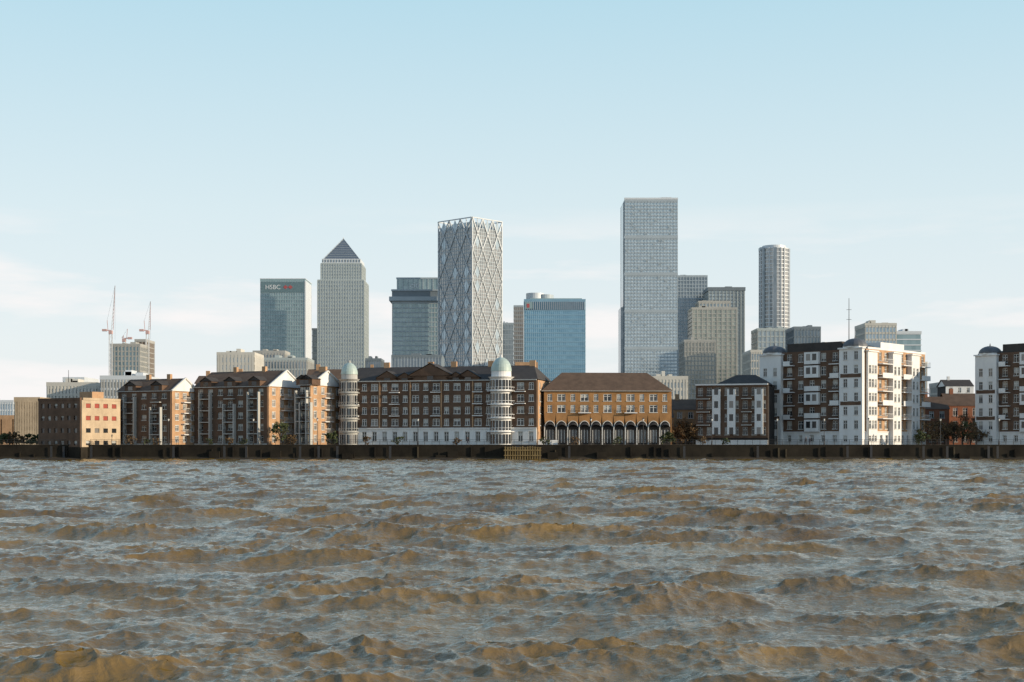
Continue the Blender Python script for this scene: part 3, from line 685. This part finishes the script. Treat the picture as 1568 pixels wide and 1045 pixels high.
office('residential_building',1325,1372,499,900,26,cPALE,CREAM,18,9,mull=CREAM,bandh=1.2)[0].done()
office('residential_building',1372,1410,511,1000,30,cGREEN,STEEL2,20,9,mull=None,bandh=.8)[0].done()
office('residential_building',1410,1419,558,1000,20,cPALE,CREAM,10,3,mull=CREAM)[0].done()
# left background
office('residential_building',0,23,643,520,15,cDARK,BRICK2,4,7,bandh=1.2,mull=BRICK2,mw=.8)[0].done()
office('residential_building',24,60,616,470,15,cGREY,TAN,6,9,bandh=1.1,mull=TAN,mw=.7)[0].done()
office('office_building',0,20,617,900,15,cPALE,STEEL2,6,5,mull=STEEL2)[0].done()
office('residential_building',73,148,592,560,20,cGREY,CREAM,8,14,bandh=1.0,mull=CREAM,mw=.7)[0].done()
office('residential_building',98,128,584,585,20,cPALE,STEEL2,8,6,bandh=1.2,mull=STEEL2,mw=.8)[0].done()
office('residential_building',155,222,582,540,20,cGREY,STEEL2,8,14,bandh=.9,mull=PALE,mw=.6)[0].done()
office('unfinished_concrete_tower',170,214,530,1050,26,cGREEN,CONC,20,8,bandh=.9,mull=CONC,mw=1)[0].done()
office('unfinished_concrete_tower',207,223,523,1080,26,mat('brown_core',(0.22,0.16,0.12),.9),CONC,20,3,bandh=.6,mull=CONC)[0].done()
office('residential_building',333,389,544,820,30,cPALE,CREAM,12,10,bandh=1.5,mull=CREAM,mw=1.5)[0].done()
office('office_building',387,470,552,900,30,cGREY,STEEL,10,18,bandh=1.0,mull=CONC,mw=.6)[0].done()
office('office_building',388,436,541,950,20,cDARK,CONC,12,10,bandh=1.2,mull=CONC,mw=.8)[0].done()
office('office_building',790,822,560,700,20,cGREY,BRICK2,8,8,bandh=1.2,mull=BRICK2)[0].done()
office('residential_building',990,1052,582,620,20,cGREY,CREAM,8,12,bandh=1.2,mull=CREAM,mw=.7)[0].done()
office('residential_building',1440,1458,590,800,20,cGREY,PALE,8,4,mull=PALE)[0].done()
# pitched houses
def house(name,pxl,pxr,pe,pk,D,wall,roofm,dep=10,nr=3,rot=0):
    x0=X(pxl,D); W=X(pxr,D)-x0; b=B(name,x0,D,rad(rot)); ze=Z(pe,D); zk=Z(pk,D+dep/2)
    b.box('core',DARK,0,W,-dep,0,GZ-1,ze-.05); fh=(ze-GZ)/nr
    rows=[(GZ+fh*i+.8,GZ+fh*i+fh-.5) for i in range(nr)]
    grid(b,(0,0,0),0,W,GZ-.1,ze,spread(.3,W-.3,max(2,int(W/2.6)),1.2),rows,wall)
    grid(b,(W,0,rad(90)),0,dep,GZ-.1,ze,spread(.3,dep-.3,3,1.1),rows,wall)
    b.gable('roof',roofm,0,W,-dep,0,ze,zk,wallm=wall); b.box('chimneys',wall,W*.2,W*.2+.9,-dep/2-.4,-dep/2+.4,zk-.6,zk+1.2); b.done()
RB=mat('red_brick',(0.30,0.12,0.065),.9,var=.25,scale=.5)
house('red_brick_house',1030,1068,628,612,330,BRICK2,ROOF)
house('red_brick_house',1416,1452,627,608,352,RB,ROOF); house('red_brick_house',1453,1502,622,603,358,RB,ROOF)
house('white_gabled_house',1448,1490,592,582,520,WHITE,SLATE,nr=7)
house('brick_house',556,600,576,565,420,BRICK2,ROOF,nr=5)
house('brick_house',470,520,585,566,345,BRICK2,ROOF,nr=5)
house('brick_house',205,262,598,586,345,BRICK2,ROOF,nr=5); house('brick_house',300,345,588,576,345,BRICK2,ROOF,nr=5)
house('brick_house',345,420,583,573,350,BRICK2,ROOF,nr=5)
house('brick_house',1010,1030,640,628,324,BRICK2,ROOF)
# ------------------------------------------------------------------ cranes
CRW=mat('crane_white',(0.6,0.6,0.6),.6,var=.05); CRR=mat('crane_red',(0.55,0.36,0.33),.6,var=.05)
def crane(px,D,pm,pj,lean,base=578):
    b=B('tower_crane',X(px,D),D); zm=Z(pm,D); zj=Z(pj,D); s=1.0
    for x in (-s,s):
        for y in (-s,s): b.beam('mast',CRW,(x,y,GZ),(x,y,zm),.3)
    n=int((zm-GZ)/4)
    for i in range(n):
        z=GZ+i*4; b.beam('mast_bracing',CRW,(-s,-s,z),(s,-s,z+4),.18); b.beam('mast_bracing',CRW,(s,s,z),(s,-s,z+4),.18)
    b.box('cab',CRR,-1.2,1.2,-1.5,1.5,zm,zm+2.6); b.box('counter_jib',CRR,-4.5*lean-1.6,-4.5*lean+1.6,-1,1,zm+2,zm+3.6); b.beam('counter_jib_boom',CRR,(-5*lean,0,zm+2.7),(0,0,zm+2.7),.6)
    tip=(lean*(zj-zm)*.09,0,zj)
    for o in (-.7,.7): b.beam('jib',CRW if o<0 else CRR,(o+lean*1.2,0,zm+3),tip,.28)
    for i in range(12):
        f=i/12; g=(i+1)/12; A=Vector((lean*1.2,0,zm+3)); T_=Vector(tip); p=A.lerp(T_,f); q=A.lerp(T_,g); w_=.7*(1-f)
        b.beam('jib_bracing',CRR if i%2 else CRW,(p.x-w_,0,p.z),(q.x+w_*.9,0,q.z),.18)
    b.beam('a_frame',CRR,(-2*lean,0,zm+3),(-2.6*lean,0,zm+10),.35); b.beam('luffing_rope',IRON,(-2.6*lean,0,zm+10),tip,.08)
    b.beam('hoist_rope',IRON,tip,(tip[0],0,zm-4),.07); b.done()
crane(169.5,1040,512,438,1); crane(226,1070,512,462,1)
crane(190,1090,524,514,-1)
b=B('radio_mast',X(1300,340),340); b.cyl('mast',IRON,0,0,.14,.06,22,Z(457,340),8); 
for z in (Z(490,340),Z(475,340)): b.box('aerial_arms',IRON,-.6,.6,-.04,.04,z,z+.08)
b.cyl('base',PALE,0,0,.8,.8,GZ,22,8); b.done()
b=B('flag_pole',X(105,560),560); b.cyl('pole',IRON,0,0,.15,.08,Z(592,560),Z(567,560),8); b.done()
# ------------------------------------------------------------------ trees
BARK=mat('bark',(0.06,0.045,0.03),.95)
LF1=island('green_foliage',(0.035,0.05,0.017),(0.10,0.11,0.035),.8,pos=.1); LF2=island('autumn_foliage',(0.09,0.055,0.024),(0.20,0.12,0.05),.8,pos=.1)
def tree(px,D,h,leaf=LF1,seed=0,dens=1500,name='tree',spreadf=.36,low=.22):
    rr=random.Random(seed); b=B(name,X(px,D),D,rr.random()*6)
    b.cyl('trunk',BARK,0,0,h*.03,h*.016,GZ-.3,GZ+h*.5,8)
    cl=[]
    for i in range(16):
        t=rr.random()*6.28; z0=GZ+h*(low*.7+.25*rr.random()); zf=low+.1+(.82-low)*rr.random(); z1=GZ+h*zf
        r=h*spreadf*(.35+.65*rr.random())*math.sqrt(max(.15,1-((zf-.5)/.55)**2))
        e=(r*math.cos(t),r*math.sin(t),z1)
        b.beam('limbs',BARK,(0,0,z0),e,h*.012); cl.append(e)
        for q in range(4):
            f=(e[0]+rr.gauss(0,h*.08),e[1]+rr.gauss(0,h*.08),e[2]+rr.gauss(0,h*.07)); b.beam('limbs',BARK,e,f,h*.006); cl.append(f)
    V=[];F=[]
    for i in range(dens):
        c=rr.choice(cl); s=.09+.13*rr.random()
        p=Vector(c)+Vector((rr.gauss(0,1),rr.gauss(0,1),rr.gauss(0,.8)))*h*.045
        if p.z<GZ: continue
        n=Vector((rr.gauss(0,1),rr.gauss(0,1),rr.gauss(0,1))).normalized(); t=n.orthogonal().normalized(); u=n.cross(t)
        k=len(V); V+=[tuple(p+t*s),tuple(p+u*s*.7),tuple(p-t*s),tuple(p-u*s*.7)]; F.append((k,k+1,k+2,k+3))
    b.add('foliage',leaf,V,F); b.done()
for i,(px,D,h,lf) in enumerate(((4,318,2.4,LF1),(14,322,2.8,LF2),(25,330,3.0,LF2),(36,324,2.2,LF2),(47,322,2.6,LF1),(57,326,2.4,LF1),(432,307.6,4.8,LF1),(446,307.6,2.2,LF2),(1036,318,4,LF2),(1046,322,5.5,LF2),(1054,320,5,LF2),(1062,318,4,LF2),(1421,322,5,LF2),(1432,330,7,LF2),(1446,335,6,LF2),(1460,330,5.5,LF2),(1474,336,7.5,LF2),(1486,328,5.5,LF1),(1495,325,5,LF2),(508,308,2.6,LF1),(1022,310,3.0,LF1),(1411,312,3,LF1))):
    tree(px,D,h,lf,seed=i+3,low=.12,spreadf=.5)
for i,px in enumerate((200,225,240,320,350,372,560,610,700,835,880,945,1075,1110)):
    tree(px,307.8,1.2+R.random()*1.0,LF1 if i%2 else LF2,seed=40+i,dens=260,name='shrub',spreadf=.6,low=.05)
# ------------------------------------------------------------------ people
def person(px,D,coat,h=1.72,face=0,step=.12):
    b=B('person',X(px,D),D,face); s=h/1.72
    V=[(0,0,.95),(0,0,1.15),(0,.01,1.38),(0,0,1.5),(0,-.01,1.56),
       (.10,0,.9),(.11,-step,.5),(.11,-step*.6,.08),(.11,-step*.6-.16,.04),(-.10,0,.9),(-.11,step,.5),(-.11,step*1.3,.08),(-.11,step*1.3-.16,.04),
       (.19,0,1.40),(.24,.03,1.12),(.24,-.08,.88),(.24,-.11,.79),(-.19,0,1.40),(-.24,-.03,1.12),(-.23,-.13,.88),(-.23,-.16,.79)]
    E=[(0,1),(1,2),(2,3),(3,4),(0,5),(5,6),(6,7),(7,8),(0,9),(9,10),(10,11),(11,12),(2,13),(13,14),(14,15),(15,16),(2,17),(17,18),(18,19),(19,20)]
    Rr=[.14,.14,.16,.06,.055,.1,.075,.05,.045,.1,.075,.05,.045,.075,.055,.04,.035,.075,.055,.04,.035]
    me=bpy.data.meshes.new('body'); me.from_pydata([(x*s,y*s,z*s+GZ-.05) for x,y,z in V],E,[])
    o=bpy.data.objects.new('body',me); sc.collection.objects.link(o); o.parent=b.o
    md=o.modifiers.new('skin','SKIN'); 
    for i,v in enumerate(me.skin_vertices[0].data): v.radius=(Rr[i]*s,Rr[i]*s*.85); v.use_root=(i==0)
    sb=o.modifiers.new('sub','SUBSURF'); sb.levels=1; sb.render_levels=1; me.materials.append(coat)
    SK=mat('skin',(0.45,0.28,0.2),.6,var=.05); HR=mat('hair',(0.04,0.03,0.02),.8)
    z=GZ-.05+1.64*s
    for k in range(5):
        a0=-math.pi/2+math.pi*k/5; a1=a0+math.pi/5
        b.cyl('head',SK,0,-.01,max(.002,.085*math.cos(a0)),max(.002,.085*math.cos(a1)),z+.115*math.sin(a0),z+.115*math.sin(a1),10,False)
    b.dome('hair',HR,0,.012,.095,z+.01,.12,10,4); b.box('nose',SK,-.012,.012,.085,.11,z-.03,z+.01); b.done()
cA=mat('dark_coat',(0.03,0.03,0.04),.9); cB=mat('navy_coat',(0.05,0.05,0.07),.9)
person(1234,306.9,cA,1.8,rad(20)); person(1240,307.0,cB,1.7,rad(-40)); person(716,307,cB,1.7,rad(80))
